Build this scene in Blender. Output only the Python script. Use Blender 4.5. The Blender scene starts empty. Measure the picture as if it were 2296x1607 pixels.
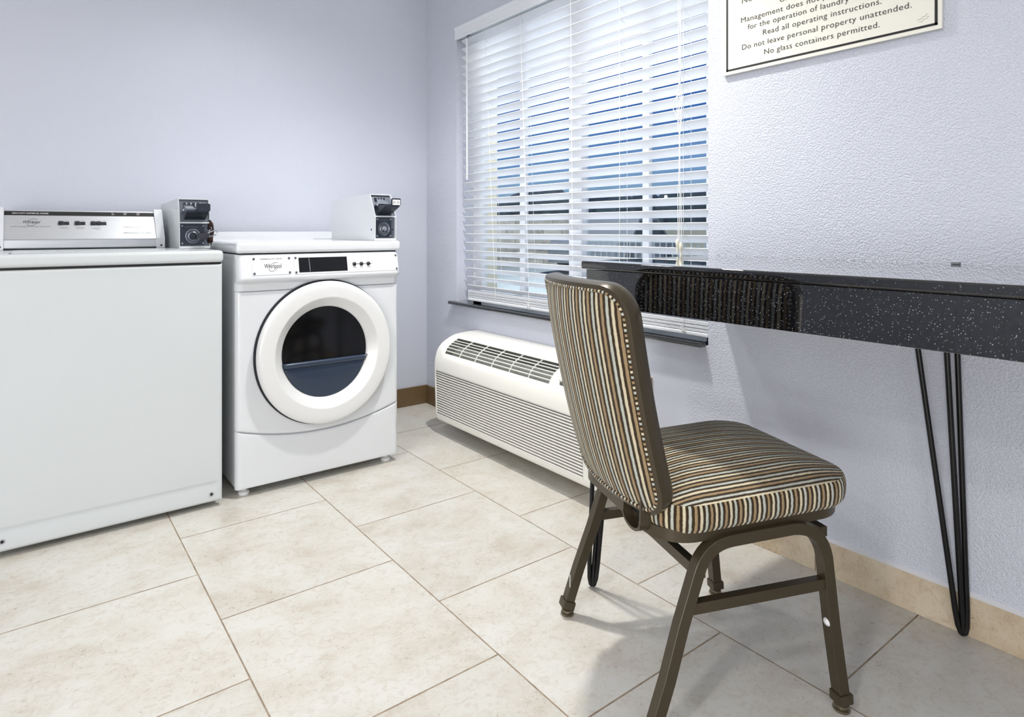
import bpy, bmesh, math, random
from mathutils import Vector, Matrix
random.seed(11)
C = bpy.context
S = C.scene
COL = S.collection
PI = math.pi
R = math.radians

# ------------------------------------------------------------------ camera
CX, HY, FPX, YAW, EYE = 1010.0, 515.0, 1384.0, 0.6046, 1.0072
cd = bpy.data.cameras.new('camera'); cam = bpy.data.objects.new('camera', cd); COL.objects.link(cam)
cd.sensor_fit = 'HORIZONTAL'; cd.sensor_width = 36.0
cd.lens = 36.0 * FPX / 2296.0
cd.shift_x = (1148.0 - CX) / 2296.0
cd.shift_y = -(803.5 - HY) / 2296.0
cd.clip_start = 0.02; cd.clip_end = 300
cam.location = (0, 0, EYE); cam.rotation_euler = (PI / 2, 0, -YAW)
S.camera = cam

# ------------------------------------------------------------------ helpers: colour and materials
def lin(c):
    return tuple((x / 12.92 if x <= .04045 else ((x + .055) / 1.055) ** 2.4) for x in [v / 255 for v in c])

class NT:
    def __init__(s, name):
        s.m = bpy.data.materials.new(name); s.m.use_nodes = True
        s.t = s.m.node_tree; s.N = s.t.nodes; s.L = s.t.links
        s.b = s.N['Principled BSDF']; s.out = s.N['Material Output']
    def n(s, kind, **kw):
        o = s.N.new(kind)
        for k, v in kw.items():
            if k in o.inputs.keys() if isinstance(k, str) else False: pass
            setattr(o, k, v)
        return o
    def l(s, a, b): s.L.new(a, b)
    def math(s, op, a, b=None, c=None, clamp=False):
        o = s.N.new('ShaderNodeMath'); o.operation = op; o.use_clamp = clamp
        for i, v in enumerate((a, b, c)):
            if v is None: continue
            if isinstance(v, (int, float)): o.inputs[i].default_value = v
            else: s.L.new(v, o.inputs[i])
        return o.outputs[0]
    def mix(s, fac, a, b, blend='MIX'):
        o = s.N.new('ShaderNodeMix'); o.data_type = 'RGBA'; o.blend_type = blend
        for sock, v in ((o.inputs[0], fac), (o.inputs[6], a), (o.inputs[7], b)):
            if isinstance(v, (int, float)): sock.default_value = v
            elif isinstance(v, tuple): sock.default_value = (*v, 1)
            else: s.L.new(v, sock)
        return o.outputs[2]
    def noise(s, vec, scale, detail=2, rough=.5, dist=0):
        o = s.N.new('ShaderNodeTexNoise'); o.inputs['Scale'].default_value = scale
        o.inputs['Detail'].default_value = detail; o.inputs['Roughness'].default_value = rough
        o.inputs['Distortion'].default_value = dist
        if vec is not None: s.L.new(vec, o.inputs['Vector'])
        return o.outputs['Fac']
    def ramp(s, fac, stops, interp='LINEAR'):
        o = s.N.new('ShaderNodeValToRGB'); o.color_ramp.interpolation = interp
        el = o.color_ramp.elements
        while len(el) < len(stops): el.new(.5)
        for e, (p, c) in zip(el, stops):
            e.position = p; e.color = (*(c if isinstance(c, tuple) else (c, c, c)), 1)
        s.L.new(fac, o.inputs[0]); return o.outputs[0]
    def pos(s, which='Object'):
        return s.N.new('ShaderNodeTexCoord').outputs[which]
    def bump(s, h, strength, dist):
        o = s.N.new('ShaderNodeBump'); o.inputs['Strength'].default_value = strength; o.inputs['Distance'].default_value = dist
        s.L.new(h, o.inputs['Height']); s.L.new(o.outputs[0], s.b.inputs['Normal'])
        return o

def M(name, rgb, rough=.5, metal=0., spec=.5, grain=None, coat=0.):
    """plain procedural material; grain = (scale, colour amount, bump distance)"""
    t = NT(name); b = t.b
    b.inputs['Roughness'].default_value = rough; b.inputs['Metallic'].default_value = metal
    b.inputs['Specular IOR Level'].default_value = spec; b.inputs['Coat Weight'].default_value = coat
    c = lin(rgb)
    g = grain or (14., .03, 0)
    f = t.noise(t.pos(), g[0], 3)
    t.l(t.mix(f, tuple(x * (1 - g[1]) for x in c), tuple(min(1, x * (1 + g[1])) for x in c)), b.inputs['Base Color'])
    if g[2]: t.bump(f, .6, g[2])
    return t.m

# walls: knockdown / orange peel paint
def wall_mat(name, rgb, scale, dist, smooth_box=None):
    t = NT(name); P = t.pos()
    t.b.inputs['Roughness'].default_value = .42
    t.b.inputs['Specular IOR Level'].default_value = .45
    c = lin(rgb)
    big = t.noise(P, 1.1, 2)
    t.l(t.mix(big, tuple(x * .985 for x in c), c), t.b.inputs['Base Color'])
    a = t.noise(P, scale, 1.6, .5, .35)
    a = t.ramp(a, [(.34, 0.), (.64, 1.)], 'EASE')
    d = t.noise(P, scale * 2.6, 2, .5)
    h = t.math('ADD', a, t.math('MULTIPLY', d, .22))
    patch = t.noise(P, 3.1, 1)
    h = t.math('MULTIPLY', h, t.math('ADD', t.math('MULTIPLY', patch, .9), .5))
    if smooth_box:
        y0, y1, z1 = smooth_box
        sx = t.N.new('ShaderNodeSeparateXYZ'); t.l(P, sx.inputs[0])
        wob = t.math('MULTIPLY', t.math('SUBTRACT', t.noise(P, 9, 2), .5), .08)
        yy = t.math('ADD', sx.outputs[1], wob); zz = t.math('ADD', sx.outputs[2], wob)
        def ss(v, e, w):
            return t.math('DIVIDE', t.math('SUBTRACT', v, e), w, clamp=True)
        m = t.math('MULTIPLY', ss(yy, y0, .03), t.math('SUBTRACT', 1., ss(yy, y1, .03)))
        m = t.math('MULTIPLY', m, t.math('SUBTRACT', 1., ss(zz, z1, .03)))
        h = t.math('MULTIPLY', h, t.math('SUBTRACT', 1., t.math('MULTIPLY', m, .92)))
    t.bump(h, 1., dist)
    return t.m

def tile_mat(name, floor=True):
    t = NT(name); P = t.pos()
    sx = t.N.new('ShaderNodeSeparateXYZ'); t.l(P, sx.inputs[0])
    T = .508
    br = t.N.new('ShaderNodeTexBrick')
    br.offset = .5; br.offset_frequency = 2; br.squash = 1
    br.inputs['Scale'].default_value = 1.; br.inputs['Mortar Size'].default_value = .0021
    br.inputs['Mortar Smooth'].default_value = .15; br.inputs['Bias'].default_value = 0
    br.inputs['Brick Width'].default_value = T; br.inputs['Row Height'].default_value = T if floor else 4.
    br.inputs['Color1'].default_value = (0, 0, 0, 1); br.inputs['Color2'].default_value = (1, 1, 1, 1)
    br.inputs['Mortar'].default_value = (.5, .5, .5, 1)
    cx = t.N.new('ShaderNodeCombineXYZ')
    if floor:
        t.l(t.math('SUBTRACT', sx.outputs[1], 1.903), cx.inputs[0])
        t.l(t.math('SUBTRACT', sx.outputs[0], .4183), cx.inputs[1])
    else:
        t.l(t.math('SUBTRACT', sx.outputs[1], .888 - .254), cx.inputs[0]); cx.inputs[1].default_value = 1.
    t.l(cx.outputs[0], br.inputs['Vector'])
    mort = br.outputs['Fac']; rnd = br.outputs['Color']
    # per tile offset so the stone figure breaks at every joint
    ad = t.N.new('ShaderNodeVectorMath'); ad.operation = 'MULTIPLY_ADD'
    t.l(rnd, ad.inputs[0]); ad.inputs[1].default_value = (7, 5, 3); t.l(P, ad.inputs[2])
    V = ad.outputs[0]
    ma = t.N.new('ShaderNodeMapping'); ma.inputs['Scale'].default_value = (1., 1.35, 1.); ma.inputs['Rotation'].default_value = (0, 0, .5)
    t.l(V, ma.inputs[0]); V = ma.outputs[0]
    cloud = t.noise(V, 5.5, 6, .62, .5)
    fine = t.noise(V, 34, 5, .7, 1.2)
    fleck = t.noise(V, 80, 5, .78, 1.2)
    light, mid, warm, dark = (lin((209, 208, 202)), lin((204, 201, 192)), lin((190, 181, 168)), lin((138, 120, 100)))
    if not floor: light, mid, warm, dark = (lin((210, 197, 174)), lin((197, 181, 156)), lin((178, 158, 132)), lin((126, 104, 80)))
    c = t.ramp(cloud, [(.38, light), (.55, mid), (.74, warm)])
    c = t.mix(t.ramp(fine, [(.50, 0.), (.66, .6)]), c, warm)
    pit = t.math('MULTIPLY', t.ramp(fleck, [(.57, 0.), (.66, 1.)]), t.ramp(cloud, [(.42, .12), (.62, .8)]))
    c = t.mix(pit, c, dark)
    tone = t.math('ADD', t.math('MULTIPLY', rnd, .06), .95)
    hv = t.N.new('ShaderNodeHueSaturation'); t.l(c, hv.inputs['Color']); t.l(tone, hv.inputs['Value'])
    g = t.ramp(t.noise(P, 26, 3), [(.3, lin((120, 104, 86))), (.7, lin((165, 149, 128)))])
    t.l(t.mix(mort, hv.outputs[0], g), t.b.inputs['Base Color'])
    t.l(t.math('ADD', t.math('MULTIPLY', mort, .4), t.math('ADD', t.math('MULTIPLY', fine, .18), .24)), t.b.inputs['Roughness'])
    h = t.math('SUBTRACT', t.math('MULTIPLY', fine, .10), t.math('ADD', mort, t.math('MULTIPLY', pit, .15)))
    t.bump(h, .6, .0016)
    return t.m

def granite_mat():
    t = NT('black_granite'); P = t.pos()
    v = t.N.new('ShaderNodeTexVoronoi'); v.inputs['Scale'].default_value = 310; t.l(P, v.inputs['Vector'])
    sp = t.N.new('ShaderNodeSeparateColor'); t.l(v.outputs['Color'], sp.inputs[0])
    near = t.math('LESS_THAN', v.outputs['Distance'], .25)
    rare = t.math('GREATER_THAN', sp.outputs[0], .78)
    spk = t.math('MULTIPLY', t.math('MULTIPLY', near, rare), t.math('POWER', sp.outputs[1], 1.6))
    v2 = t.noise(P, 85, 4, .7)
    base = t.ramp(v2, [(.45, lin((7, 8, 11))), (.75, lin((26, 29, 36)))])
    t.l(t.mix(spk, base, lin((165, 172, 182))), t.b.inputs['Base Color'])
    t.b.inputs['Roughness'].default_value = .03; t.b.inputs['Specular IOR Level'].default_value = .6
    t.b.inputs['Coat Weight'].default_value = .8; t.b.inputs['Coat Roughness'].default_value = .02
    return t.m

def stripe_mat(name, pitch, piping=False):
    t = NT(name)
    uv = t.N.new('ShaderNodeUVMap'); sx = t.N.new('ShaderNodeSeparateXYZ'); t.l(uv.outputs[0], sx.inputs[0])
    P = t.pos()
    wob = t.math('MULTIPLY', t.math('SUBTRACT', t.noise(P, 90, 4, .65), .5), .0034)
    u = t.math('DIVIDE', t.math('ADD', sx.outputs[0], wob), pitch)
    idx = t.math('MODULO', t.math('ADD', t.math('FLOOR', u), 300.), 3.)
    fr = t.math('FRACT', t.math('ADD', u, 300.))
    d = t.math('ABSOLUTE', t.math('SUBTRACT', fr, .5))             # 0 on the cord, .5 in the groove
    cordm = t.ramp(d, [(.20, 1.), (.31, 0.)])
    yarn = t.noise(P, 420, 3, .7)
    tan, cream, blue, gap = lin((154, 132, 99)), lin((204, 194, 166)), lin((180, 184, 174)), lin((54, 41, 26))
    c = t.mix(t.math('GREATER_THAN', idx, .5), tan, cream)
    c = t.mix(t.math('GREATER_THAN', idx, 1.5), c, blue)
    hv = t.N.new('ShaderNodeHueSaturation'); t.l(c, hv.inputs['Color'])
    t.l(t.math('ADD', t.math('MULTIPLY', yarn, .7), .66), hv.inputs['Value'])
    t.l(t.mix(cordm, gap, hv.outputs[0]), t.b.inputs['Base Color'])
    t.b.inputs['Roughness'].default_value = .9; t.b.inputs['Specular IOR Level'].default_value = .15
    t.b.inputs['Sheen Weight'].default_value = .15
    h = t.math('ADD', t.math('MULTIPLY', cordm, 1.), t.math('MULTIPLY', yarn, .5))
    t.bump(h, .8, .0016)
    return t.m

def brushed_mat():
    t = NT('brushed_aluminium'); P = t.pos()
    mp = t.N.new('ShaderNodeMapping'); mp.inputs['Scale'].default_value = (6, 500, 500); t.l(P, mp.inputs[0])
    f = t.noise(mp.outputs[0], 1., 3)
    t.l(t.mix(f, lin((196, 199, 202)), lin((222, 224, 226))), t.b.inputs['Base Color'])
    t.b.inputs['Metallic'].default_value = .85; t.b.inputs['Roughness'].default_value = .36
    t.bump(f, .15, .0004)
    return t.m

def glass_mat():
    t = NT('window_glass'); t.N.remove(t.b)
    tr = t.N.new('ShaderNodeBsdfTransparent'); gl = t.N.new('ShaderNodeBsdfGlossy'); gl.inputs['Roughness'].default_value = .02
    fr = t.N.new('ShaderNodeLayerWeight'); fc = t.math('ADD', t.math('MULTIPLY', t.math('POWER', fr.outputs['Facing'], 5.), .5), .03)
    tr.inputs[0].default_value = (.95, .97, .97, 1)
    mx = t.N.new('ShaderNodeMixShader'); t.l(fc, mx.inputs[0]); t.l(tr.outputs[0], mx.inputs[1]); t.l(gl.outputs[0], mx.inputs[2])
    t.l(mx.outputs[0], t.out.inputs[0]); return t.m

def emit_mat(name, rgb, power):
    t = NT(name); t.b.inputs['Base Color'].default_value = (*lin(rgb), 1)
    t.b.inputs['Emission Color'].default_value = (*lin(rgb), 1); t.b.inputs['Emission Strength'].default_value = power
    return t.m

def stone_mat():
    t = NT('block_stone'); P = t.pos()
    br = t.N.new('ShaderNodeTexBrick'); br.inputs['Scale'].default_value = 1
    br.inputs['Brick Width'].default_value = .55; br.inputs['Row Height'].default_value = .22; br.inputs['Mortar Size'].default_value = .014
    br.inputs['Color1'].default_value = (*lin((176, 172, 160)), 1); br.inputs['Color2'].default_value = (*lin((126, 120, 110)), 1)
    br.inputs['Mortar'].default_value = (*lin((84, 80, 74)), 1)
    mp = t.N.new('ShaderNodeMapping'); mp.inputs['Rotation'].default_value = (PI / 2, 0, 0); t.l(P, mp.inputs[0])
    t.l(mp.outputs[0], br.inputs['Vector'])
    f = t.noise(P, 4, 5, .7)
    t.l(t.mix(.35, br.outputs['Color'], t.ramp(f, [(.3, lin((70, 68, 60))), (.7, lin((200, 196, 182)))])), t.b.inputs['Base Color'])
    t.b.inputs['Roughness'].default_value = .9
    return t.m

WALL = (203, 207, 219)
m_wallr = wall_mat('right_wall_paint', WALL, 205, .00105, (1.30, 2.62, .60))
m_wallb = wall_mat('back_wall_paint', WALL, 170, .00036)
m_plain = M('plain_paint', (206, 210, 222), .6)
m_ceil = M('ceiling_paint', (232, 232, 232), .8)
m_floor = tile_mat('travertine_floor', True)
m_base = tile_mat('travertine_base', False)
m_caulk = M('white_caulk', (225, 225, 228), .6)
m_brown = M('brown_cove_base', (106, 86, 58), .5, grain=(30, .12, .0004))
m_granite = granite_mat()
m_fabric = stripe_mat('striped_fabric', .0108)
m_fabric2 = stripe_mat('striped_fabric_back', .0128)
m_pipe = stripe_mat('striped_piping', .0105)
m_bronze = M('bronze_painted_metal', (70, 61, 46), .30, .35, .5, (60, .06, .0001))
m_enamel = M('white_enamel', (215, 218, 222), .16, 0, .5, (3, .01, 0), coat=.3)
m_enamel2 = M('washer_enamel', (201, 206, 208), .22, 0, .5, (3, .015, 0), coat=.2)
m_doorw = M('dryer_door_plastic', (220, 221, 221), .24, 0, .5, (5, .008, 0))
m_cream = M('cream_plastic', (236, 235, 229), .38, 0, .5, (8, .012, 0))
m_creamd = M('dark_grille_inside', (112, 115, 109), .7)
m_louv = M('grey_inner_louvre', (96, 97, 93), .6)
m_black = M('black_gap', (10, 11, 13), .6)
m_nearblack = M('near_black', (22, 26, 36), .5)
m_disp = M('black_display_glass', (4, 5, 8), .05, 0, .5)
m_ink = M('black_ink', (18, 18, 20), .55)
m_red = M('red_ink', (150, 30, 40), .55)
m_grey = M('grey_ink', (110, 116, 122), .6)
m_pencil = M('pencil_grey', (150, 150, 146), .8)
m_whiteink = M('white_ink', (235, 235, 235), .5)
m_alu = brushed_mat()
m_chrome = M('chrome', (190, 194, 200), .16, 1.)
m_zinc = M('zinc_plate', (120, 126, 136), .30, .9, .5, (40, .08, 0))
m_glide = M('tarnished_metal', (128, 118, 100), .3, .8)
m_dzinc = M('dark_cast_metal', (66, 71, 80), .34, .8, .5, (40, .1, 0))
m_rust = M('rusty_steel', (52, 36, 32), .8, .3, .3, (90, .3, .0006))
m_blind = M('white_blind', (226, 229, 234), .42, 0, .5, (4, .008, 0))
m_cord = M('white_cord', (232, 233, 232), .7)
m_knobw = M('ivory_tassel', (224, 222, 208), .4)
m_frame = M('white_window_frame', (236, 238, 240), .45)
m_glass = glass_mat()
m_sign = M('cream_sign_plate', (232, 231, 220), .30, 0, .5, (5, .01, 0))
m_signedge = M('sign_edge', (120, 124, 124), .5)
m_wire = M('black_steel_rod', (14, 14, 16), .3, .3)
m_lid = M('slate_lint_housing', (44, 56, 74), .22, 0, .5)
m_tub = M('dryer_drum_dark', (6, 7, 10), .10, 0, .5)
m_clear = M('clear_plastic', (226, 226, 228), .12, 0, .6)
m_door = M('dark_brown_door', (28, 22, 18), .5, grain=(6, .2, 0))
m_stucco = M('cream_stucco', (226, 222, 204), .9, grain=(60, .08, .003))
m_asph = M('pavement', (150, 158, 156), .9, grain=(3, .12, 0))
m_stone = stone_mat()
m_leaf = M('dark_foliage', (88, 108, 108), .9, grain=(5, .5, .05))
m_bark = M('bark', (60, 50, 42), .9)
m_rail = M('pale_railing', (205, 212, 210), .5)
m_car = M('grey_car_paint', (120, 124, 128), .3, .3)
m_carglass = M('car_glass', (26, 36, 42), .1)
m_tan = M('tan_block_wall', (172, 168, 150), .9, grain=(20, .1, 0))
m_pole = M('lamp_post', (60, 66, 70), .6)
m_bulb = emit_mat('street_bulb', (235, 242, 255), 120)
m_clip = M('grey_clip', (140, 142, 146), .4, .5)
m_wood = M('raw_wood_edge', (176, 158, 130), .8)

# ------------------------------------------------------------------ helpers: mesh builder
OFF = {}
class MB:
    def __init__(s): s.bm = bmesh.new(); s.uv = s.bm.loops.layers.uv.new('UVMap')
    def box(s, x0, x1, y0, y1, z0, z1, bev=0., seg=2, mat=None):
        r = bmesh.ops.create_cube(s.bm, size=1.)
        vs = r['verts']
        for v in vs:
            v.co = Vector((x0 + (v.co.x + .5) * (x1 - x0), y0 + (v.co.y + .5) * (y1 - y0), z0 + (v.co.z + .5) * (z1 - z0)))
        if bev > 0:
            es = list({e for v in vs for e in v.link_edges})
            rr = bmesh.ops.bevel(s.bm, geom=es, offset=bev, segments=seg, profile=.5, affect='EDGES', clamp_overlap=True)
            vs = list({v for f in rr['faces'] for v in f.verts} | {v for v in vs if v.is_valid})
        if mat is not None:
            for v in vs: v.co = mat @ v.co
        return vs
    def face(s, pts, uvs=None):
        f = s.bm.faces.new([s.bm.verts.new(p) for p in pts])
        if uvs:
            for l, u in zip(f.loops, uvs): l[s.uv].uv = u
        return f
    def grid(s, pts, closeu=False, closev=False, uvf=None, skip=None, flip=False):
        nu, nv = len(pts), len(pts[0])
        V = [[s.bm.verts.new(p) for p in row] for row in pts]
        for i in range(nu if closeu else nu - 1):
            for j in range(nv if closev else nv - 1):
                if skip and skip(i, j): continue
                i2, j2 = (i + 1) % nu, (j + 1) % nv
                ids = [(i, j, i, j), (i2, j, i + 1, j), (i2, j2, i + 1, j + 1), (i, j2, i, j + 1)]
                if flip: ids.reverse()
                try: f = s.bm.faces.new([V[a][b] for a, b, _, _ in ids])
                except ValueError: continue
                if uvf:
                    for l, (_, _, a, b) in zip(f.loops, ids): l[s.uv].uv = uvf(a, b)
        return V
    def cap(s, ring, flip=False):
        try: s.bm.faces.new(list(reversed(ring)) if flip else list(ring))
        except ValueError: pass
    def frames(s, pts, closed, up=None):
        n = len(pts); P = [Vector(p) for p in pts]; T = []
        for i in range(n):
            if closed: t = P[(i + 1) % n] - P[i - 1]
            else: t = P[min(i + 1, n - 1)] - P[max(i - 1, 0)]
            T.append(t.normalized())
        if up is None:
            a = Vector((0, 0, 1)) if abs(T[0].z) < .9 else Vector((1, 0, 0))
        else: a = Vector(up)
        N = []
        for i in range(n):
            if i and up is None:
                a = T[i - 1].rotation_difference(T[i]) @ N[-1]
            nn = (a - T[i] * a.dot(T[i])).normalized(); N.append(nn)
        return P, T, N
    def tube(s, pts, r, seg=10, closed=False, cap=True, uvlen=False):
        P, T, N = s.frames(pts, closed)
        rows = []; rr = r if isinstance(r, (list, tuple)) else [r] * len(P)
        for p, t, n, q in zip(P, T, N, rr):
            b = t.cross(n); rows.append([p + (n * math.cos(2 * PI * k / seg) + b * math.sin(2 * PI * k / seg)) * q for k in range(seg)])
        acc = [0.]
        for i in range(1, len(P) + 1): acc.append(acc[-1] + (P[i % len(P)] - P[i - 1]).length)
        V = s.grid(rows, closed, True, (lambda a, b: (acc[a], b / seg)) if uvlen else None)
        if cap and not closed: s.cap(V[0]); s.cap(V[-1], True)
    def sweep(s, pts, sec, up, closed=False):
        """sec: list of (along up, along side) points; up fixed vector"""
        P, T, N = s.frames(pts, closed, up)
        rows = []
        for p, t, n in zip(P, T, N):
            b = t.cross(n); rows.append([p + n * a + b * c for a, c in sec])
        V = s.grid(rows, closed, True)
        if not closed: s.cap(V[0]); s.cap(V[-1], True)
    def cyl(s, c, ax, r, h, seg=24, r2=None, bev=0.):
        c = Vector(c); ax = Vector(ax).normalized(); r2 = r if r2 is None else r2
        prof = [(0, 0), (r, 0), (r2, h), (0, h)] if not bev else [(0, 0), (r - bev, 0), (r - bev * .3, bev * .3), (r, bev), (r2, h - bev), (r2 - bev * .3, h - bev * .3), (r2 - bev, h), (0, h)]
        s.lathe(prof, c, ax, seg)
    def lathe(s, prof, c, ax, seg=48, a0=0., a1=2 * PI):
        c = Vector(c); ax = Vector(ax).normalized()
        q = Vector((0, 0, 1)) if abs(ax.z) < .9 else Vector((1, 0, 0))
        u = (q - ax * q.dot(ax)).normalized(); v = ax.cross(u)
        full = abs(a1 - a0 - 2 * PI) < 1e-6
        rows = []
        for k in range(seg if full else seg + 1):
            a = a0 + (a1 - a0) * k / seg
            rows.append([c + ax * h + (u * math.cos(a) + v * math.sin(a)) * r for r, h in prof])
        s.grid(rows, full, False)
    def prism(s, poly, f0, f1):
        a = [s.bm.verts.new(f0(*p)) for p in poly]; b = [s.bm.verts.new(f1(*p)) for p in poly]
        n = len(poly)
        for i in range(n): s.bm.faces.new((a[i], a[(i + 1) % n], b[(i + 1) % n], b[i]))
        s.cap(a, True); s.cap(b)
    def build(s, name, mat, parent=None, angle=40, solid=0.):
        bm = s.bm
        bmesh.ops.remove_doubles(bm, verts=bm.verts, dist=1e-6)
        bmesh.ops.recalc_face_normals(bm, faces=bm.faces)
        me = bpy.data.meshes.new(name)
        for f in bm.faces: f.smooth = True
        off = OFF.get(parent.name, Vector()) if parent else Vector()
        if off.length: bmesh.ops.translate(bm, verts=bm.verts, vec=-off)
        bm.to_mesh(me); bm.free()
        me.set_sharp_from_angle(angle=R(angle))
        me.materials.append(mat)
        o = bpy.data.objects.new(name, me); COL.objects.link(o)
        if parent: o.parent = parent; OFF[o.name] = off
        wn = o.modifiers.new('normals', 'WEIGHTED_NORMAL'); wn.keep_sharp = True
        if solid:
            md = o.modifiers.new('thickness', 'SOLIDIFY'); md.thickness = solid; md.offset = -1
        return o

def tag(o, label, cat, group=None):
    o['label'] = label; o['category'] = cat
    if group: o['group'] = group
    return o
def thing(name, label, cat, loc=(0, 0, 0), rz=0., group=None, local=False):
    o = bpy.data.objects.new(name, None); COL.objects.link(o); o.empty_display_size = .05
    o.location = loc; o.rotation_euler = (0, 0, rz)
    OFF[o.name] = Vector() if local else Vector(loc)
    return tag(o, label, cat, group)
def struct(o): o['kind'] = 'structure'; return o
def boxpart(name, mat, parent, *b, bev=0., seg=2, mtx=None):
    mb = MB(); mb.box(*b, bev=bev, seg=seg, mat=mtx); return mb.build(name, mat, parent)

def text_raw(body, space=1., thin=0.):
    cu = bpy.data.curves.new('t', 'FONT'); cu.body = body; cu.size = 1.; cu.space_character = space; cu.resolution_u = 3; cu.offset = -thin
    ob = bpy.data.objects.new('t', cu); COL.objects.link(ob); C.view_layer.update()
    me = bpy.data.meshes.new_from_object(ob.evaluated_get(C.evaluated_depsgraph_get()))
    bpy.data.objects.remove(ob); bpy.data.curves.remove(cu); return me
_cap = None
def text(body, origin, ux, uy, width, capz, mat, parent, name='lettering', shear=0., lift=.0010, space=1., thin=0.):
    """flat lettering: starts at origin (baseline), runs along ux for width, capitals capz high"""
    global _cap
    if _cap is None:
        h = text_raw('H'); _cap = max(v.co.y for v in h.vertices); bpy.data.meshes.remove(h)
    me = text_raw(body, space, thin)
    ux = Vector(ux).normalized(); uy = Vector(uy).normalized(); n = ux.cross(uy); o = Vector(origin)
    xs = [v.co.x for v in me.vertices]; x0, x1 = min(xs), max(xs); sx = width / (x1 - x0); sy = capz / _cap
    off = OFF.get(parent.name, Vector())
    for v in me.vertices:
        y = v.co.y * sy; v.co = o + ux * ((v.co.x - x0) * sx + y * shear) + uy * y + n * lift - off
    me.materials.clear(); me.materials.append(mat); me.name = name
    ob = bpy.data.objects.new(name, me); COL.objects.link(ob); ob.parent = parent; OFF[ob.name] = off
    return ob

def roundrect(x0, x1, y0, y1, r, n=8, rr=None):
    """counter-clockwise outline; rr = radii for (x1y1, x0y1, x0y0, x1y0)"""
    rr = rr or (r, r, r, r); out = []
    for (cx, cy, a0, q) in ((x1, y1, 0, rr[0]), (x0, y1, 90, rr[1]), (x0, y0, 180, rr[2]), (x1, y0, 270, rr[3])):
        sx = -1 if cx == x1 else 1; sy = -1 if cy == y1 else 1
        for k in range(n + 1):
            a = R(a0 + 90 * k / n); out.append((cx + sx * q + q * math.cos(a), cy + sy * q + q * math.sin(a)))
    return out
def resample(poly, n):
    L = [0.]; m = len(poly)
    for i in range(m):
        a, b = poly[i], poly[(i + 1) % m]; L.append(L[-1] + math.hypot(b[0] - a[0], b[1] - a[1]))
    out = []; j = 0
    for k in range(n):
        d = L[-1] * k / n
        while L[j + 1] < d: j += 1
        q = (d - L[j]) / max(1e-9, L[j + 1] - L[j]); a, b = poly[j], poly[(j + 1) % m]
        out.append((a[0] + (b[0] - a[0]) * q, a[1] + (b[1] - a[1]) * q))
    return out
def edge_round(d, r):
    return 0. if d >= r else r - math.sqrt(max(0., r * r - (r - d) ** 2))

# ------------------------------------------------------------------ the room
XR, YB, ZC = 1.935, 3.045, 2.44          # right wall, back wall, ceiling
XL, YF = -2.7, -2.6
WY0, WY1, WZ0, WZ1 = 1.242, 2.741, .607, 2.10     # window opening
def shell(name, boxes, mat, angle=40):
    mb = MB()
    for b in boxes: mb.box(*b)
    return struct(mb.build(name, mat))
shell('floor', [(XL - .15, XR + .15, YF - .15, YB + .15, -.12, 0)], m_floor)
shell('ceiling', [(XL - .15, XR + .15, YF - .15, YB + .15, ZC, ZC + .1)], m_ceil)
shell('wall_back', [(XL - .15, XR + .135, YB, YB + .13, 0, ZC)], m_wallb)
shell('wall_left', [(XL - .15, XL, YF, YB, 0, ZC)], m_plain)
shell('wall_front', [(XL - .15, XR + .135, YF - .15, YF, 0, ZC)], m_plain)
def right_wall():
    mb = MB(); X2 = XR + .135
    ys = [YF, WY0, WY1, YB]; zs = [0, WZ0, WZ1, ZC]
    for X in (XR, X2):
        mb.grid([[(X, y, z) for z in zs] for y in ys], skip=lambda i, j: i == 1 and j == 1)
    q = [(WY0, WZ0), (WY1, WZ0), (WY1, WZ1), (WY0, WZ1)]
    for k in range(4):
        a, b = q[k], q[(k + 1) % 4]
        mb.face([(XR, *a), (XR, *b), (X2, *b), (X2, *a)])
    q = [(YF, 0), (YB, 0), (YB, ZC), (YF, ZC)]
    for k in range(4):
        a, b = q[k], q[(k + 1) % 4]
        mb.face([(XR, *a), (XR, *b), (X2, *b), (X2, *a)])
    return struct(mb.build('wall_right', m_wallr))
right_wall()
# base boards
struct(boxpart('baseboard_back', m_brown, None, -.9, XR, YB - .011, YB, 0, .105, bev=.003))
struct(boxpart('baseboard_left', m_brown, None, XL, XL + .011, YF, 2.6, 0, .105, bev=.003))
struct(boxpart('trim_1', m_brown, None, XR - .011, XR, 2.52, YB - .011, 0, .105, bev=.003))
b = struct(boxpart('baseboard_right', m_base, None, XR - .010, XR, YF, 2.52, 0, .100, bev=.0015))
ck = MB(); ck.prism([(0, 0), (.010, 0), (.0, .007)], lambda a, c: (XR - a, YF, .100 + c), lambda a, c: (XR - a, 2.52, .100 + c))
ck.build('caulk_line', m_caulk, b)
# split wood edge beside the air conditioner
struct(boxpart('trim_2', m_wood, None, XR - .012, XR, 1.470, 1.486, .30, .455, bev=.002))

# ------------------------------------------------------------------ window
w1 = bpy.data.objects.new('window_1', None); COL.objects.link(w1); w1.location = (2.03, 2.0, WZ0); OFF['window_1'] = Vector((2.03, 2.0, WZ0)); struct(w1)
XW0, XW1 = 2.045, 2.085
mb = MB()
for bx in ((WY0, WY1, WZ0, WZ0 + .065), (WY0, WY1, WZ1 - .06, WZ1), (WY1 - .08, WY1, WZ0, WZ1), (WY0, WY0 + .08, WZ0, WZ1)):
    mb.box(XW0, XW1, bx[0], bx[1], bx[2], bx[3], bev=.004)
mb.build('window_frame', m_frame, w1)
boxpart('meeting_stile', m_frame, w1, XW0 - .008, XW1, 1.925, 2.003, WZ0 + .06, WZ1 - .05, bev=.004)
for y0, y1 in ((2.317, 2.357), (1.576, 1.609)):
    boxpart('muntin', m_frame, w1, XW0 + .006, XW1 - .008, y0, y1, WZ0 + .06, WZ1 - .05, bev=.004)
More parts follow.
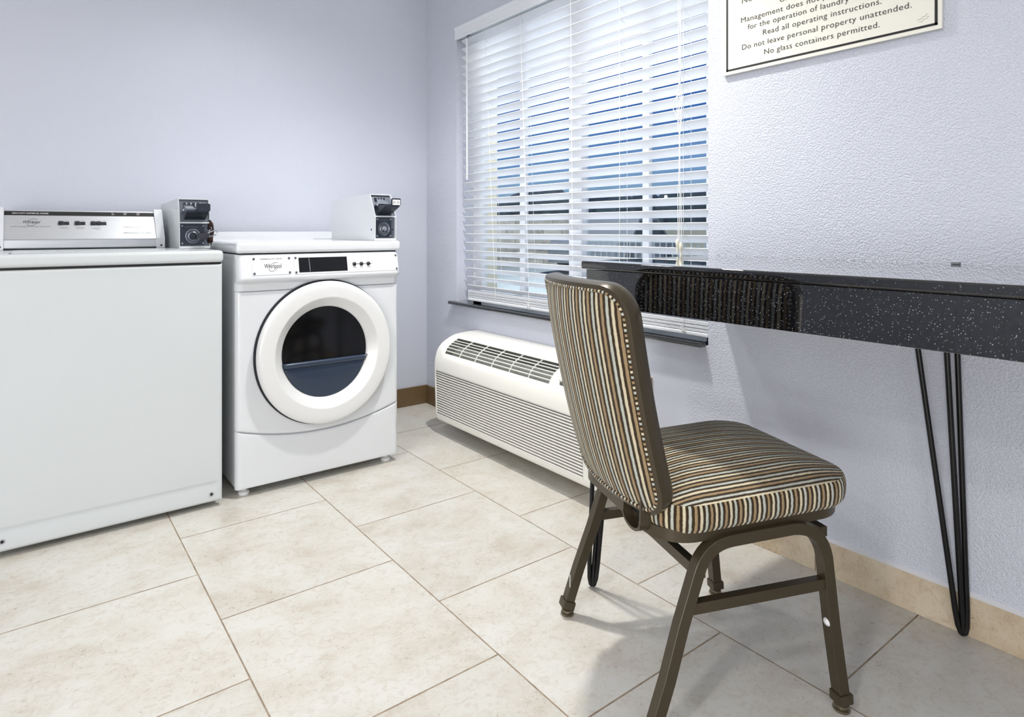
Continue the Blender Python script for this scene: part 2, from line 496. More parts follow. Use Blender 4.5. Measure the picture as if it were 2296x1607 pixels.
for y0, y1 in ((2.352, 2.664), (2.0, 2.320), (1.605, 1.93), (1.318, 1.58)):
    boxpart('pane', m_glass, w1, 2.066, 2.070, y0, y1, WZ0 + .06, WZ1 - .05)
def sill():
    mb = MB(); x0, x1, z0, z1 = 1.897, 2.045, .603, .621; r = .009; zc = (z0 + z1) / 2
    prof = [(x1, z0), (x1, z1)] + [(x0 + r - r * math.sin(R(a)), zc + r * math.cos(R(a))) for a in range(0, 181, 20)]
    mb.prism(prof, lambda a, c: (a, WY0 + .012, c), lambda a, c: (a, WY1 + .03, c))
    return mb.build('window_sill', m_granite, w1)
sl = sill(); sl['label'] = 'polished black granite window sill'

# ------------------------------------------------------------------ window blind
bl = thing('window_blind', 'white wood slat blind with a tilt wand hanging in the window', 'window blind', (1.95, 2.0, 2.04))
mb = MB(); mb.box(1.945, 1.995, WY0 + .01, WY1 - .012, 2.045, 2.095, bev=.003); mb.build('head_rail', m_blind, bl)
mb = MB()
prof = [(0, 0), (.012, 0), (.014, .004), (.014, .010), (.011, .013), (.011, .049), (.014, .052), (.016, .058), (.016, .066), (.0, .066)]
mb.prism(prof, lambda a, c: (1.938 - a, WY0 - .03, 2.036 + c), lambda a, c: (1.938 - a, WY1 + .006, 2.036 + c))
mb.build('valance', m_blind, bl)
def yleft(z): # left slat ends: the stack hangs a little out of square
    return 2.716 - .034 * max(0, (2.0 - z) / 1.0) - (.02 * max(0, (1.05 - z) / .35) if z < 1.05 else 0)
TH = R(30.5)
mb = MB(); ZS = []
k = 0
z = .943 - 5 * .0453
while z < 2.04:
    ZS.append(z); z += .0453
for z in ZS:
    w = .050; n = 5; top = []; 
    ya, yb = yleft(z), WY0 + .006
    up, dn = [], []
    for i in range(n):
        q = i / (n - 1); arch = .0022 * (1 - (2 * q - 1) ** 2)
        up.append((1.946 + q * w * math.cos(TH) + arch * math.sin(TH), z - q * w * math.sin(TH) + arch * math.cos(TH)))
        dn.append((up[-1][0] - .0024 * math.sin(TH), up[-1][1] - .0024 * math.cos(TH)))
    poly = up + dn[::-1]
    mb.prism(poly, lambda a, c: (a, ya, c), lambda a, c: (a, yb, c))
mb.build('slats', m_blind, bl)
mb = MB()
for i in range(9):
    zz = .6500 + i * .0042
    mb.box(1.946 + .0007 * (i % 3), 1.994, WY0 + .006, 2.655 - .001 * (i % 4), zz, zz + .0030, bev=.001, seg=1)
st = mb.build('gathered_slats', m_blind, bl); st['label'] = 'slats gathered flat above the bottom rail'
boxpart('bottom_rail', m_blind, bl, 1.945, 1.994, WY0 + .006, 2.655, .632, .6485, bev=.005, seg=3)
LAD = [2.46, 2.20, 1.90, 1.633, 1.345]
for y in LAD:
    mb = MB(); dy = -.045 if y > 2.4 else (-.035 if y > 2.1 else (-.015 if y > 1.8 else 0))
    y1 = y + (.045 if y > 2.4 else (.03 if y > 2.1 else .0))
    def py(z): return y1 + (y - y1 + dy) * (2.04 - z) / 1.4
    for x in (1.9435, 1.989):
        mb.tube([(x, py(zq), zq) for zq in (2.045, 1.6, 1.2, .9, .65)], .00085, 6)
    for z in ZS: mb.tube([(1.9435, py(z), z - .002), (1.989, py(z), z - .028)], .0006, 5)
    mb.build('ladder_cord', m_cord, bl)
    if y < 2.3:
        kn = MB(); yy = py(.66)
        for q in range(5):
            a = q * 1.3; kn.tube([(1.941, yy, .652)] + [(1.941 - .003 * math.sin(t), yy + .011 * math.cos(a) * math.sin(t) + .003 * math.sin(3 * t + a), .655 + .012 * math.sin(a + .6) * math.sin(t) - .004 * math.sin(2 * t)) for t in [PI * j / 8 for j in range(1, 9)]], .0009, 5)
        kn.tube([(1.9415, yy, .66), (1.9415, yy, .633)], .0011, 5)
        kn.build('cord_knot', m_cord, bl)
mb = MB(); mb.tube([(1.918, 2.625, 2.015), (1.9185, 2.623, 1.27)], .0045, 8); wd = mb.build('tilt_wand', m_blind, bl)
mb = MB(); mb.tube([(1.944, 2.628, 2.035), (1.93, 2.627, 2.034), (1.922, 2.627, 2.028), (1.921, 2.6265, 2.018), (1.926, 2.626, 2.014)], .0016, 6); hk = mb.build('wand_hook', m_ink, wd); hk['label'] = 'small dark hook'
def lift_cords():
    mb = MB(); y0 = 1.352; x = 1.932
    for k, (dy, zend) in enumerate(((.006, .945), (-.005, .935), (.0, .94))):
        pts = []
        for i in range(60):
            t = i / 59; zq = 2.04 + (zend - 2.04) * t
            w = .0035 * math.sin(9 * t + k * 2.1) + dy * (1 if t > .8 else .4)
            if .47 < t < .62: w += .009 * math.sin((t - .47) / .15 * 4 * PI + k * 2.4)
            pts.append((x + .003 * math.cos(7 * t + k * 2), y0 + w, zq))
        mb.tube(pts, .0013, 6)
    # loose loops where the cords are tied
    for j in range(4):
        zc = 1.47 - j * .03
        mb.tube([(x - .002, y0 + .012 * math.sin(a) * (1 - .15 * j), zc + .02 * math.cos(a)) for a in [PI * 2 * q / 12 for q in range(12)]], .0013, 6, closed=True)
    mb.tube([(x, y0 + .004, 1.50), (x - .003, y0 + .022, 1.47), (x - .003, y0 + .024, 1.44), (x, y0 + .006, 1.41)], .0012, 6)
    o = mb.build('lift_cord', m_cord, bl)
    for dy, z in ((.008, .945), (-.006, .932)):
        t = MB(); t.lathe([(0, 0), (.003, 0), (.0065, -.006), (.0075, -.018), (.0045, -.030), (.0035, -.038), (.0050, -.050), (.003, -.054), (0, -.054)], (1.931, y0 + dy, z + .03), (0, 0, 1), 16)
        t.build('tassel', m_knobw, o)
lift_cords()

# ------------------------------------------------------------------ washing machine
wx0, wx1, wy = -.088, .598, 2.330
wm = thing('washing_machine', 'white top-loading washer with a silver control console, left of the dryer', 'washing machine', (.255, 2.65, 0))
boxpart('cabinet', m_enamel2, wm, wx0 + .004, wx1 - .006, wy + .012, 2.985, .022, .886, bev=.004)
def front_panel():
    mb = MB(); r = .012; X0, X1, Z0, Z1 = wx0, wx1, .020, .884
    xs = sorted(set([X0 + q for q in (0, .001, .0025, .005, .008, .012)] + [X1 - q for q in (0, .001, .0025, .005, .008, .012)] + [X0 + .03, X0 + .2, X0 + .4, .570, .580]))
    zs = sorted(set([Z0 + q for q in (0, .001, .0025, .005, .008, .012)] + [Z1 - q for q in (0, .001, .0025, .005, .008, .012)] + [.069, .075, .0935, .099, .25, .45, .65]))
    def y(x, z):
        d = edge_round(min(x - X0, X1 - x), r); e = edge_round(min(z - Z0, Z1 - z), r)
        v = wy + max(d, e)
        if .074 < z < .095 and X0 + .02 < x < .575: v += .0035
        return v
    def sq(x, z):   # rounded corners in the face plane
        rc = .016; cx = min(max(x, X0 + rc), X1 - rc); cz = min(max(z, Z0 + rc), Z1 - rc)
        return x, z
    mb.grid([[(x, y(x, z), z) for z in zs] for x in xs])
    ring = [(X0, Z0), (X1, Z0), (X1, Z1), (X0, Z1)]
    for k in range(4):
        a, b_ = ring[k], ring[(k + 1) % 4]
        mb.face([(a[0], wy + r, a[1]), (b_[0], wy + r, b_[1]), (b_[0], wy + .022, b_[1]), (a[0], wy + .022, a[1])])
    return mb.build('front_panel', m_enamel2, wm, 60)
fp = front_panel()
for x, z in ((.558, .051), (-.055, .0545)):
    t = MB(); t.lathe([(.0045, .0), (.0075, .0), (.0075, .003), (.0045, .003), (.0045, .0)], (x, wy + .0005, z), (0, -1, 0), 20)
    sc = t.build('screw', m_chrome, fp)
    t = MB(); t.cyl((x, wy + .0004, z), (0, -1, 0), .0045, .001, 16); t.build('screw_hole', m_black, sc)
boxpart('seam_gap', m_black, wm, wx0 + .006, wx1 - .006, wy + .004, 2.97, .882, .890)
boxpart('top', m_enamel2, wm, wx0 - .002, wx1 + .003, wy - .006, 2.985, .889, .932, bev=.013, seg=4)
boxpart('lid', m_enamel2, wm, -.032, .490, 2.372, 2.690, .9315, .9345, bev=.0014)
boxpart('lid_notch', m_black, wm, -.040, -.033, 2.376, 2.400, .9320, .9330)
for x in (.02, .55):
    for y in (2.42, 2.90):
        t = MB(); t.cyl((x, y, 0), (0, 0, 1), .018, .024, 16); t.build('foot', m_nearblack, wm)
# console
CB, CT = Vector((0, 2.775, .976)), Vector((0, 2.845, 1.082))       # lower and upper edge of the sloping face
cup = (CT - CB).normalized(); cn = Vector((1, 0, 0)).cross(cup)
def cpt(x, s, lift=0.): return Vector((x, 0, 0)) + CB + cup * s + cn * lift
mb = MB()
prof = [(2.785, .934), (2.775, .940), (2.775, .968), (2.772, .972), (2.775, .976), (2.845, 1.082), (2.90, 1.084), (2.95, 1.05), (2.95, .934)]
mb.prism(prof, lambda a, c: (wx0 + .022, a, c), lambda a, c: (.452, a, c))
con = mb.build('console', m_alu, wm, 25)
for x0, x1 in ((wx0, wx0 + .026), (.448, .479)):
    mb = MB()
    prof = [(2.772, .930), (2.768, .936), (2.768, .974), (2.838, 1.088), (2.846, 1.093), (2.96, 1.090), (2.965, 1.085), (2.965, .930)]
    mb.prism(prof, lambda a, c: (x0, a, c), lambda a, c: (x1, a, c))
    e = mb.build('end_cap', m_enamel, wm, 30)
    t = MB(); t.cyl(((x0 + x1) / 2 + .002, 2.7685, .944), (0, -1, 0), .004, .0015, 14); t.build('screw', m_ink, e)
boxpart('console_gap', m_black, wm, wx0 + .02, .448, 2.782, 2.94, .9325, .9345)
def cstrip(x0, x1, s0, s1, name, mat, lift=.0008):
    mb = MB(); q = [cpt(x0, s0, 0), cpt(x1, s0, 0), cpt(x1, s1, 0), cpt(x0, s1, 0)]
    a = [p + cn * lift for p in q]
    mb.face(a)
    for i in range(4): mb.face([q[i], q[(i + 1) % 4], a[(i + 1) % 4], a[i]])
    return mb.build(name, mat, con)
stp = cstrip(wx0 + .027, .447, .103, .1215, 'black_stripe', m_ink)
UX = (1, 0, 0)
text('HEAVY DUTY COMMERCIAL WASHER', cpt(-.037, .1085), UX, cup, .114, .0065, m_whiteink, stp, lift=.0012, shear=.2)
for x, tx in ((.292, 'IN\nUSE'), (.335, 'RINSE\nSPIN'), (.382, 'WASH\nSOAK')):
    text(tx, cpt(x, .1145), UX, cup, .009 if tx[0] == 'I' else .012, .0042, m_whiteink, stp, lift=.0012)
    if tx[0] != 'R': cstrip(x + .003, x + .006, .1120, .1138, 'indicator_light', m_red, .0016)
text('Whirlpool', cpt(-.006, .067), UX, cup, .054, .012, m_ink, con, shear=.35, name='logo_lettering')
def swoosh(pf, name, parent, mat, r=.0006):
    mb = MB(); mb.tube([pf(t) for t in [2 * PI * k / 30 for k in range(27)]], r, 5); return mb.build(name, mat, parent)
swoosh(lambda t: cpt(.026 + .016 * math.cos(t + .6) + .006 * math.sin(t + .6), .071 + .016 * math.sin(t + .6), .001), 'logo_ring', con, m_grey)
text('WORLD LEADER IN LAUNDRY PRODUCTS', cpt(-.042, .050), UX, cup, .126, .0038, m_grey, con)
for x0, n, lab, sub in ((.108, 2, 'WATER LEVEL', ''), (.162, 2, 'SPEED', ''), (.216, 3, 'TEMPERATURE', 'WASH')):
    for k in range(n):
        h = .006 if k == n - 1 else .009
        mb = MB(); a = [cpt(x0 + k * .0185 + dx, s, 0) for dx, s in ((.0, .0605), (.018, .0605), (.018, .0735), (.0, .0735))]
        hi = .0075 if k != n - 1 else .004
        t_ = [cpt(x0 + k * .0185 + dx, s, hi) for dx, s in ((.0005, .061), (.0175, .061), (.0175, .0725), (.0005, .0725))]
        mb.face(t_)
        for i in range(4): mb.face([a[i], a[(i + 1) % 4], t_[(i + 1) % 4], t_[i]])
        mb.build('push_button', m_nearblack, con)
        text('HIGH' if k == 0 else ('LOW' if n == 2 else ('WARM' if k == 1 else 'COLD')), cpt(x0 + k * .0185 + .004, .078), UX, cup, .010, .0022, m_grey, con)
    text(lab, cpt(x0 + .005, .044 if n == 2 else .043), UX, cup, .028, .0034, m_grey, con)
    if sub: text(sub, cpt(x0 + .018, .036), UX, cup, .010, .003, m_grey, con)
text('MACHINE WILL NOT OPERATE WITH LID OPEN', cpt(.331, .048), UX, cup, .100, .0036, m_grey, con)
text('PUSH BUTTON TO SELECT', cpt(.356, .055), UX, cup, .04, .0022, m_grey, con)
text('OPERATING INSTRUCTIONS UNDER LID', cpt(.329, .020), UX, cup, .108, .0042, m_ink, con)

# ------------------------------------------------------------------ clothes dryer
dx0, dx1, dyf = .650, 1.346, 2.345
dr = thing('clothes_dryer', 'white front-loading dryer with a round dark glass door', 'clothes dryer', (.998, 2.67, 0))
boxpart('cabinet', m_enamel, dr, dx0 + .002, dx1 - .002, dyf + .012, 3.0, .034, .914, bev=.004)
def zcurve(x): return .201 + .055 * ((x - .985) / .345) ** 2
def dpanel(name, zlo, zhi, nz=14, rb=.006):
    mb = MB(); r = .022
    xs = sorted(set([dx0 + q for q in (0, .001, .003, .006, .010, .016, .022)] + [dx1 - q for q in (0, .001, .003, .006, .010, .016, .022)] + [dx0 + .022 + (dx1 - dx0 - .044) * k / 24 for k in range(25)]))
    qs = sorted(set([0, .003, .010, .025] + [k / nz for k in range(nz + 1)] + [.975, .990, .997]))
    rows = []
    for x in xs:
        a, b_ = zlo(x), zhi(x); row = [(x, dyf + .024, a)]
        for q in qs:
            zz = a + (b_ - a) * q; d = edge_round(min(x - dx0, dx1 - x), r); e = edge_round(min(zz - a, b_ - zz), rb)
            row.append((x, dyf + max(d, e), zz))
        row.append((x, dyf + .024, b_)); rows.append(row)
    mb.grid(rows)
    return mb.build(name, m_enamel, dr, 60)
upper = dpanel('front_panel', lambda x: zcurve(x) + .0025, lambda x: .7725)
lower = dpanel('toe_panel', lambda x: .032, lambda x: zcurve(x) - .0025)
mb = MB(); mb.box(dx0 + .004, dx1 - .004, dyf + .016, dyf + .03, .05, .91); mb.build('seam_backing', m_black, dr)
def fascia():
    mb = MB(); r = .03
    prof = [(.022, .775), (.003, .7755), (.0005, .781), (0, .797), (-.006, .806), (-.018, .812), (-.0245, .818), (-.026, .825), (-.024, .832), (-.010, .902), (-.006, .910), (.0, .9135), (.024, .914)]
    xs = sorted(set([dx0 + q for q in (0, .001, .003, .007, .012, .018, .024, .03)] + [dx1 - q for q in (0, .001, .003, .007, .012, .018, .024, .03)] + [.8, 1.0, 1.2]))
    rows = [[(x, min(dyf + p + edge_round(min(x - dx0, dx1 - x), r), dyf + .024), z) for p, z in prof] for x in xs]
    mb.grid(rows); return mb.build('control_fascia', m_enamel, dr, 50)
fa = fascia()
boxpart('top_gap', m_black, dr, dx0 + .01, dx1 - .01, dyf + .012, 2.99, .912, .919)
FB, FT = Vector((0, dyf - .024, .832)), Vector((0, dyf - .010, .902)); fup = (FT - FB).normalized(); fn = Vector((1, 0, 0)).cross(fup)
def fpt(x, z, lift=0.): return Vector((x, 0, 0)) + FB + fup * (z - .832) + fn * lift
def plate(x0, x1, z0, z1, name, mat, parent, lift=.0015, rad=.006):
    poly = roundrect(x0, x1, z0, z1, rad, 4); mb = MB()
    mb.prism(poly, lambda a, c: fpt(a, c, -.002), lambda a, c: fpt(a, c, lift))
    return mb.build(name, mat, parent)
p1 = plate(.703, .856, .836, .9035, 'name_plate', m_doorw, fa)
p2 = plate(.866, 1.330, .834, .9035, 'control_plate', m_doorw, fa)
for pp, pts in ((p1, ((.711, .898), (.848, .898), (.711, .842), (.848, .842))), (p2, ((.874, .898), (1.322, .898), (.874, .841), (1.322, .841)))):
    for x, z in pts:
        t = MB(); t.lathe([(0, 0), (.0048, 0), (.0042, .0022), (0, .003)], fpt(x, z, .0014), fn, 14); t.build('screw', m_zinc, pp)
plate(.886, 1.092, .840, .8985, 'display', m_disp, p2, .0022, .001)
mb = MB(); mb.face([fpt(.929, .843, .0027), fpt(.932, .843, .0027), fpt(.930, .8955, .0027), fpt(.927, .8955, .0027)]); mb.build('display_line', m_grey, p2)
mb = MB(); mb.tube([fpt(1.116, .8665, .002), fpt(1.205, .8665, .002)], .0008, 5); mb.build('button_line', m_ink, p2)
for x in (1.124, 1.156, 1.188):
    t = MB(); t.lathe([(0, .006), (.004, .006), (.0075, .004), (.0085, 0)], fpt(x, .8665, .0014), fn, 18); t.build('push_button', m_nearblack, p2)
for x, w, s in ((1.116, .018, 'TEMP'), (1.149, .014, 'START'), (1.180, .020, 'SIGNAL')):
    text(s, fpt(x, .8505), UX, fup, w, .0035, m_grey, p2, lift=.0022)
text('COMMERCIAL DUTY DRYER', fpt(.734, .8945), UX, fup, .085, .0045, m_ink, p1, lift=.0022)
text('Whirlpool', fpt(.750, .861), UX, fup, .066, .0165, m_ink, p1, lift=.0022, name='logo_lettering')
swoosh(lambda t: fpt(.786 + .017 * math.cos(t + 1.) + .008 * math.sin(t + 1.), .866 + .017 * math.sin(t + 1.), .0024), 'logo_ring', p1, m_grey)
# top
boxpart('top', m_enamel, dr, dx0 - .002, dx1 + .004, dyf - .012, 3.0, .918, .960, bev=.012, seg=4)
mb = MB(); mb.prism([(2.955, .957), (2.975, .968), (2.985, .998), (3.0, .998), (3.0, .957)], lambda a, c: (dx0 + .003, a, c), lambda a, c: (dx1 - .003, a, c)); mb.build('rear_lip', m_enamel, dr, 40)
# door
DC = (1.003, dyf, .517)
mb = MB(); mb.lathe([(.270, .0), (.2905, .0), (.2905, .006), (.270, .008)], DC, (0, -1, 0), 72); mb.build('door_gap_shade', m_nearblack, dr)  # dark ring standing in for the shade in the gap behind the door
mb = MB()
mb.lathe([(.262, .006), (.280, .008), (.2840, .012), (.2850, .022), (.2835, .032), (.279, .0385), (.272, .0415), (.255, .0425), (.224, .0425), (.2195, .0415), (.216, .038), (.186, .012), (.182, .007), (.182, .0)], DC, (0, -1, 0), 96)
door = mb.build('door', m_doorw, dr, 50)
mb = MB(); mb.lathe([(.184, .003), (.12, .0045), (.0, .005)], DC, (0, -1, 0), 64); win = mb.build('door_window', m_tub, door)
def baffle():
    mb = MB(); zt = -.030; rr = .181; lip = .011
    rows = []
    for k in range(41):
        x = -rr + 2 * rr * k / 40; xx = max(-rr + 1e-4, min(rr - 1e-4, x)); zb = -math.sqrt(rr * rr - xx * xx)
        top = min(zt, math.sqrt(rr * rr - xx * xx)); 
        if zb > zt - .004: zb = zt - .004
        curve = .006 * (1 - (xx / rr) ** 2)
        row = []
        for a in range(0, 181, 20): row.append((xx, -.010 - lip * math.sin(R(a)) , zt - lip + lip * math.cos(R(a)) if zb < zt - 2 * lip else zt - (zt - zb) * a / 360))
        for q in (.25, .5, .75, 1.):
            z0 = row[9][2] if zb < zt - 2 * lip else zt - (zt - zb) * .5
            row.append((xx, -.009 - .006 * (1 - q), z0 + (zb - z0) * q))
        rows.append([(DC[0] + p[0], DC[1] + p[1] + .001, DC[2] + p[2]) for p in row])
    mb.grid(rows); return mb.build('lint_housing', m_lid, door, 60)
bf = baffle()
for x in (.690, 1.302):
    for y in (2.385, 2.93):
        t = MB(); t.lathe([(0, 0), (.019, 0), (.021, .004), (.021, .012), (.016, .016), (.011, .018), (.011, .036)], (x, y, 0), (0, 0, 1), 24); t.build('foot', m_doorw, dr)

# ------------------------------------------------------------------ coin boxes
def coin_box(x0, x1, yf, z0, z1, back, set_back, label, price=False, shut=True):
    H = z1 - z0; zb = z0 + H * .52
    t = thing('coin_box', label, 'coin box', ((x0 + x1) / 2, (yf + back) / 2, z0), group='coin boxes on the laundry machines')
    body = m_enamel if price else m_enamel2
    # case, open front: outer shell with a rim
    side = [(back, z0), (yf, z0), (yf, zb), (yf + set_back, z1), (back, z1 - .012)]
    mb = MB(); th = .0025
    for xa in ((x0, x0 + th), (x1 - th, x1)):
        mb.prism(side, lambda a, c: (xa[0], a, c), lambda a, c: (xa[1], a, c))
    mb.box(x0 + th, x1 - th, yf + .0004, back - .0004, z0 + .0004, z0 + .010)
    mb.prism([(yf + set_back, z1), (back, z1 - .012), (back, z1 - .015), (yf + set_back, z1 - .0035)], lambda a, c: (x0 + th, a, c), lambda a, c: (x1 - th, a, c))
    mb.box(x0 + th, x1 - th, back - th - .0004, back - .0004, z0 + .010, z1 - .0155)
    mb.box(x0 + th, x1 - th, yf - .0005, yf + .004, zb - .003, zb + .002)
    mb.build('case', body, t, 30)
    # upper plate, recessed
    def up(x, q, d=0.):    # q 0..1 from break to top
        return Vector((x, yf + .009 + set_back * q - d, zb + .003 + (z1 - zb - .006) * q))
    mb = MB(); mb.face([up(x0 + th, 0), up(x1 - th, 0), up(x1 - th, 1), up(x0 + th, 1)]); mb.build('upper_plate', m_zinc, t)
    xm = x0 + (x1 - x0) * .42; W = x1 - x0
    # coin slide: bed, row of coin slots, tongue
    mb = MB(); mb.box(x0 + .012, x1 - .022, yf - .004, yf + .03, zb + H * .22, zb + H * .27, bev=.002)
    sd = mb.build('coin_slide', m_chrome, t)
    for k in range(8):
        xx = x0 + .020 + k * (W - .048) / 8
        mb = MB(); mb.box(xx, xx + .0062, yf + .004 + set_back * .72, yf + .016 + set_back * .72, zb + H * .31, zb + H * .405, bev=.002); mb.build('coin_slot', m_chrome if k % 2 else m_dzinc, sd)
    mb = MB()
    ty = yf - (.055 if price else .040)
    mb.prism([(yf + .02, zb + H * .26), (ty + .004, zb + H * .255), (ty, zb + H * .235), (ty, zb + H * .20), (yf + .005, zb + H * .07), (yf + .02, zb + H * .07)], lambda a, c: (x0 + W * .16, a, c), lambda a, c: (x0 + W * .86, a, c))
    mb.build('slide_tray', m_dzinc, sd, 30)
    mb = MB(); mb.prism([(yf + .01, zb + H * .36), (ty + .012, zb + H * .28), (ty + .012, zb + H * .24), (yf + .01, zb + H * .24)], lambda a, c: (x0 + W * .16, a, c), lambda a, c: (x0 + W * .42, a, c)); mb.build('slide_guard', m_chrome, sd, 30)
    mb = MB()
    poly = roundrect(x0 + W * .48, x1 - .010, zb + H * .22, zb + H * .375, .006, 4)
    mb.prism(poly, lambda a, c: (a, ty + .004, c), lambda a, c: (a, ty - .004, c)); hd = mb.build('slide_handle', m_dzinc, sd, 30)
    if price:
        mb = MB(); mb.box(x0 + W * .51, x1 - .014, ty - .0048, ty - .004, zb + H * .235, zb + H * .345); pl = mb.build('price_label', m_whiteink, hd)
        text('$1.50', (x0 + W * .535, ty - .0048, zb + H * .262), UX, (0, 0, 1), W * .28, H * .056, m_ink, pl, lift=.0006)
    # lower vault door
    mb = MB(); mb.box(x0 + th, x1 - th, yf + .012, yf + .016, z0 + .010, zb - .002); mb.build('lower_plate', m_zinc, t)
    v = MB(); v.box(x0 + .006, x1 - .020, yf + .004, yf + .013, z0 + .014, zb - .006, bev=.002); vd = v.build('vault_door', m_dzinc, t)
    cx, cz = x0 + .006 + (W - .026) * .5, z0 + (zb - z0) * .48
    v = MB(); v.lathe([(.030, 0), (.029, .003), (.026, .004), (.0225, .0005), (.020, .0005), (.018, .003), (.0145, .0042), (.0125, .001)], (cx, yf + .004, cz), (0, -1, 0), 40); v.build('lock_ring', m_zinc, vd)
    v = MB(); v.lathe([(.0125, 0), (.0115, .004), (.004, .0045), (.0038, .001), (0, .001)], (cx, yf + .004, cz), (0, -1, 0), 28); lk = v.build('lock_cylinder', m_chrome if price else m_dzinc, vd)
    for a, c in ((0, 0), (1, 0), (0, 1), (1, 1)):
        v = MB(); v.lathe([(0, .003), (.003, .0025), (.0045, 0)], (x0 + .012 + a * (W - .038), yf + .004, z0 + .021 + c * (zb - z0 - .034)), (0, -1, 0), 14); v.build('screw', m_chrome, vd)
    text('GREENWALD', (x0 + .020, yf + .004, zb - .020), UX, (0, 0, 1), W * .42, .006, m_zinc, vd, lift=.0005)
    for xs_, yy in ((x0, yf + .03),):
        if price:
            v = MB(); v.cyl((x0 + .0003, yf + .035, z0 + H * .235), (-1, 0, 0), .0045, .0008, 14); v.build('side_hole', m_black, t)
            v = MB(); v.cyl((x1 - .011, yf + .0118, z0 + H * .235), (0, -1, 0), .0035, .0008, 14); v.build('key_hole', m_black, t)
    return t
c1 = coin_box(.500, .616, 2.590, .9325, 1.131, 2.985, .022, 'white coin box with a black padlock on it, standing on the washer')
c2 = coin_box(1.300, 1.404 - .06 + .0, 2.455, .9605, 1.168, 2.950, .050, 'white coin box with the $1.50 price label, standing on the dryer', True) if False else coin_box(1.232, 1.334, 2.348, .9605, 1.162, 2.80, .048, 'white coin box with the $1.50 price label, standing on the dryer', True)
# hasp (part of the first box) and padlock
mb = MB()
for k in range(26):
    a = random.random(); zz = .955 + a * .075; 
    xx = .615 + random.random() * .010 - abs(a - .5) * .006; yy = 2.586 + random.random() * .02
    s_ = .004 + random.random() * .006
    mb.box(xx - s_, xx + s_ * .6, yy - s_, yy + s_, zz - s_, zz + s_, bev=s_ * .35, seg=1)
mb.tube([(.613, 2.59, 1.045), (.624, 2.592, 1.03), (.628, 2.594, 1.0), (.622, 2.594, .965), (.616, 2.594, .945)], .0042, 8)
hp = mb.build('hasp', m_rust, c1); hp['label'] = 'rusty dark hasp'
pk = thing('padlock', 'small black padlock hooked on the coin box of the washer', 'padlock', (.597, 2.570, .985))
rot = Matrix.Translation(Vector((.590, 2.566, .984))) @ Matrix.Rotation(R(-18), 4, 'Y') @ Matrix.Rotation(R(-20), 4, 'Z')
mb = MB(); mb.box(-.022, .014, -.012, .008, -.013, .014, bev=.003, seg=2, mat=rot); mb.build('lock_body', m_nearblack, pk)
mb = MB(); pts = [(.014, -.003, .007), (.030, -.003, .009)] + [(.036 + .011 * math.sin(a), -.002, .0 + .009 * math.cos(a)) for a in [PI * q / 8 for q in range(9)]] + [(.030, -.001, -.009), (.014, -.001, -.008)]
mb.tube([rot @ Vector(p) for p in pts], .0028, 8); mb.build('shackle', m_chrome, pk)

# ------------------------------------------------------------------ wall air conditioner
ac = thing('air_conditioner', 'cream through-wall air conditioner unit below the window', 'air conditioner', (1.80, 2.04, .06))
AP = [(1.700, .064), (1.684, .072), (1.678, .088), (1.674, .105), (1.669, .250), (1.667, .308), (1.6665, .325), (1.667, .350), (1.6715, .378), (1.681, .408), (1.692, .428), (1.708, .444), (1.726, .456), (1.744, .465), (1.762, .473), (1.785, .481), (1.82, .486), (1.87, .4885), (XR, .489)]
ACX, ACZ = 1.80, .28
YS = [1.520, 1.5215, 1.525, 1.532, 1.574, 1.60, 1.735, 1.760, 1.88, 2.0, 2.12, 2.24, 2.36, 2.482, 2.520, 2.538, 2.548, 2.556, 2.5605, 2.563]
def ac_pt(i, y, inset=0.):
    x, z = AP[i]
    d = edge_round(min(y - 1.520, 2.563 - y), .016)
    k = d + inset
    x2 = min(XR, x + k * 1.0); z2 = z - k if i > 9 else (z + k * .6 if i < 3 else z)
    return (x2, y, z2)
iL0, iL1 = 3, 5                 # louvre opening (profile index range)
iG0, iG1 = 9, 14                # grille opening
mb = MB()
def ac_skip(i, j):
    y0, y1 = YS[j], YS[j + 1]
    if iL0 <= i < iL1 and y0 >= 1.574 - 1e-6 and y1 <= 2.538 + 1e-6: return True
    if iG0 <= i < iG1 and y0 >= 1.760 - 1e-6 and y1 <= 2.482 + 1e-6: return True
    return False
mb.grid([[ac_pt(i, y) for y in YS] for i in range(len(AP))], skip=ac_skip)
for y in (1.520, 2.563):
    mb.face([ac_pt(i, y) for i in range(len(AP))] + [(XR, y, .064)])
mb.face([(1.700 + .016, 1.520, .064), (1.716, 2.563, .064), (XR, 2.563, .064), (XR, 1.520, .064)])
hs = mb.build('housing', m_cream, ac, 50, solid=.003)
# recess linings
mb = MB(); mb.face([(1.700, 1.572, .09), (1.700, 2.540, .09), (1.694, 2.540, .32), (1.694, 1.572, .32)])
for y in (1.5735, 2.5385): mb.face([(1.668, y, .30), (1.70, y, .30), (1.70, y, .10), (1.674, y, .10)])
mb.build('louvre_back', m_louv, ac)
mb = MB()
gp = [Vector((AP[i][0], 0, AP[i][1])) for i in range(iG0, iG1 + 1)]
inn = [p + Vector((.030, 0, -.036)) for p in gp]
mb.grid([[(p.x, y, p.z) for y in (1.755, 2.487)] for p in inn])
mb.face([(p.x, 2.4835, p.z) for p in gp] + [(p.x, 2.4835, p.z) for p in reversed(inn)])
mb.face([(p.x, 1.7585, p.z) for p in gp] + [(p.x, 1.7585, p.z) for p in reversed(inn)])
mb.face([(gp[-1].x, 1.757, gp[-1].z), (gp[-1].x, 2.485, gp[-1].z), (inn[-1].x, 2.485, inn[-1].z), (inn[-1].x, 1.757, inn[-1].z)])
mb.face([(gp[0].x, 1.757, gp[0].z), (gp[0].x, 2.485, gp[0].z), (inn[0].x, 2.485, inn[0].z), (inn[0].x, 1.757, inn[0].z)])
mb.build('grille_back', m_creamd, ac)
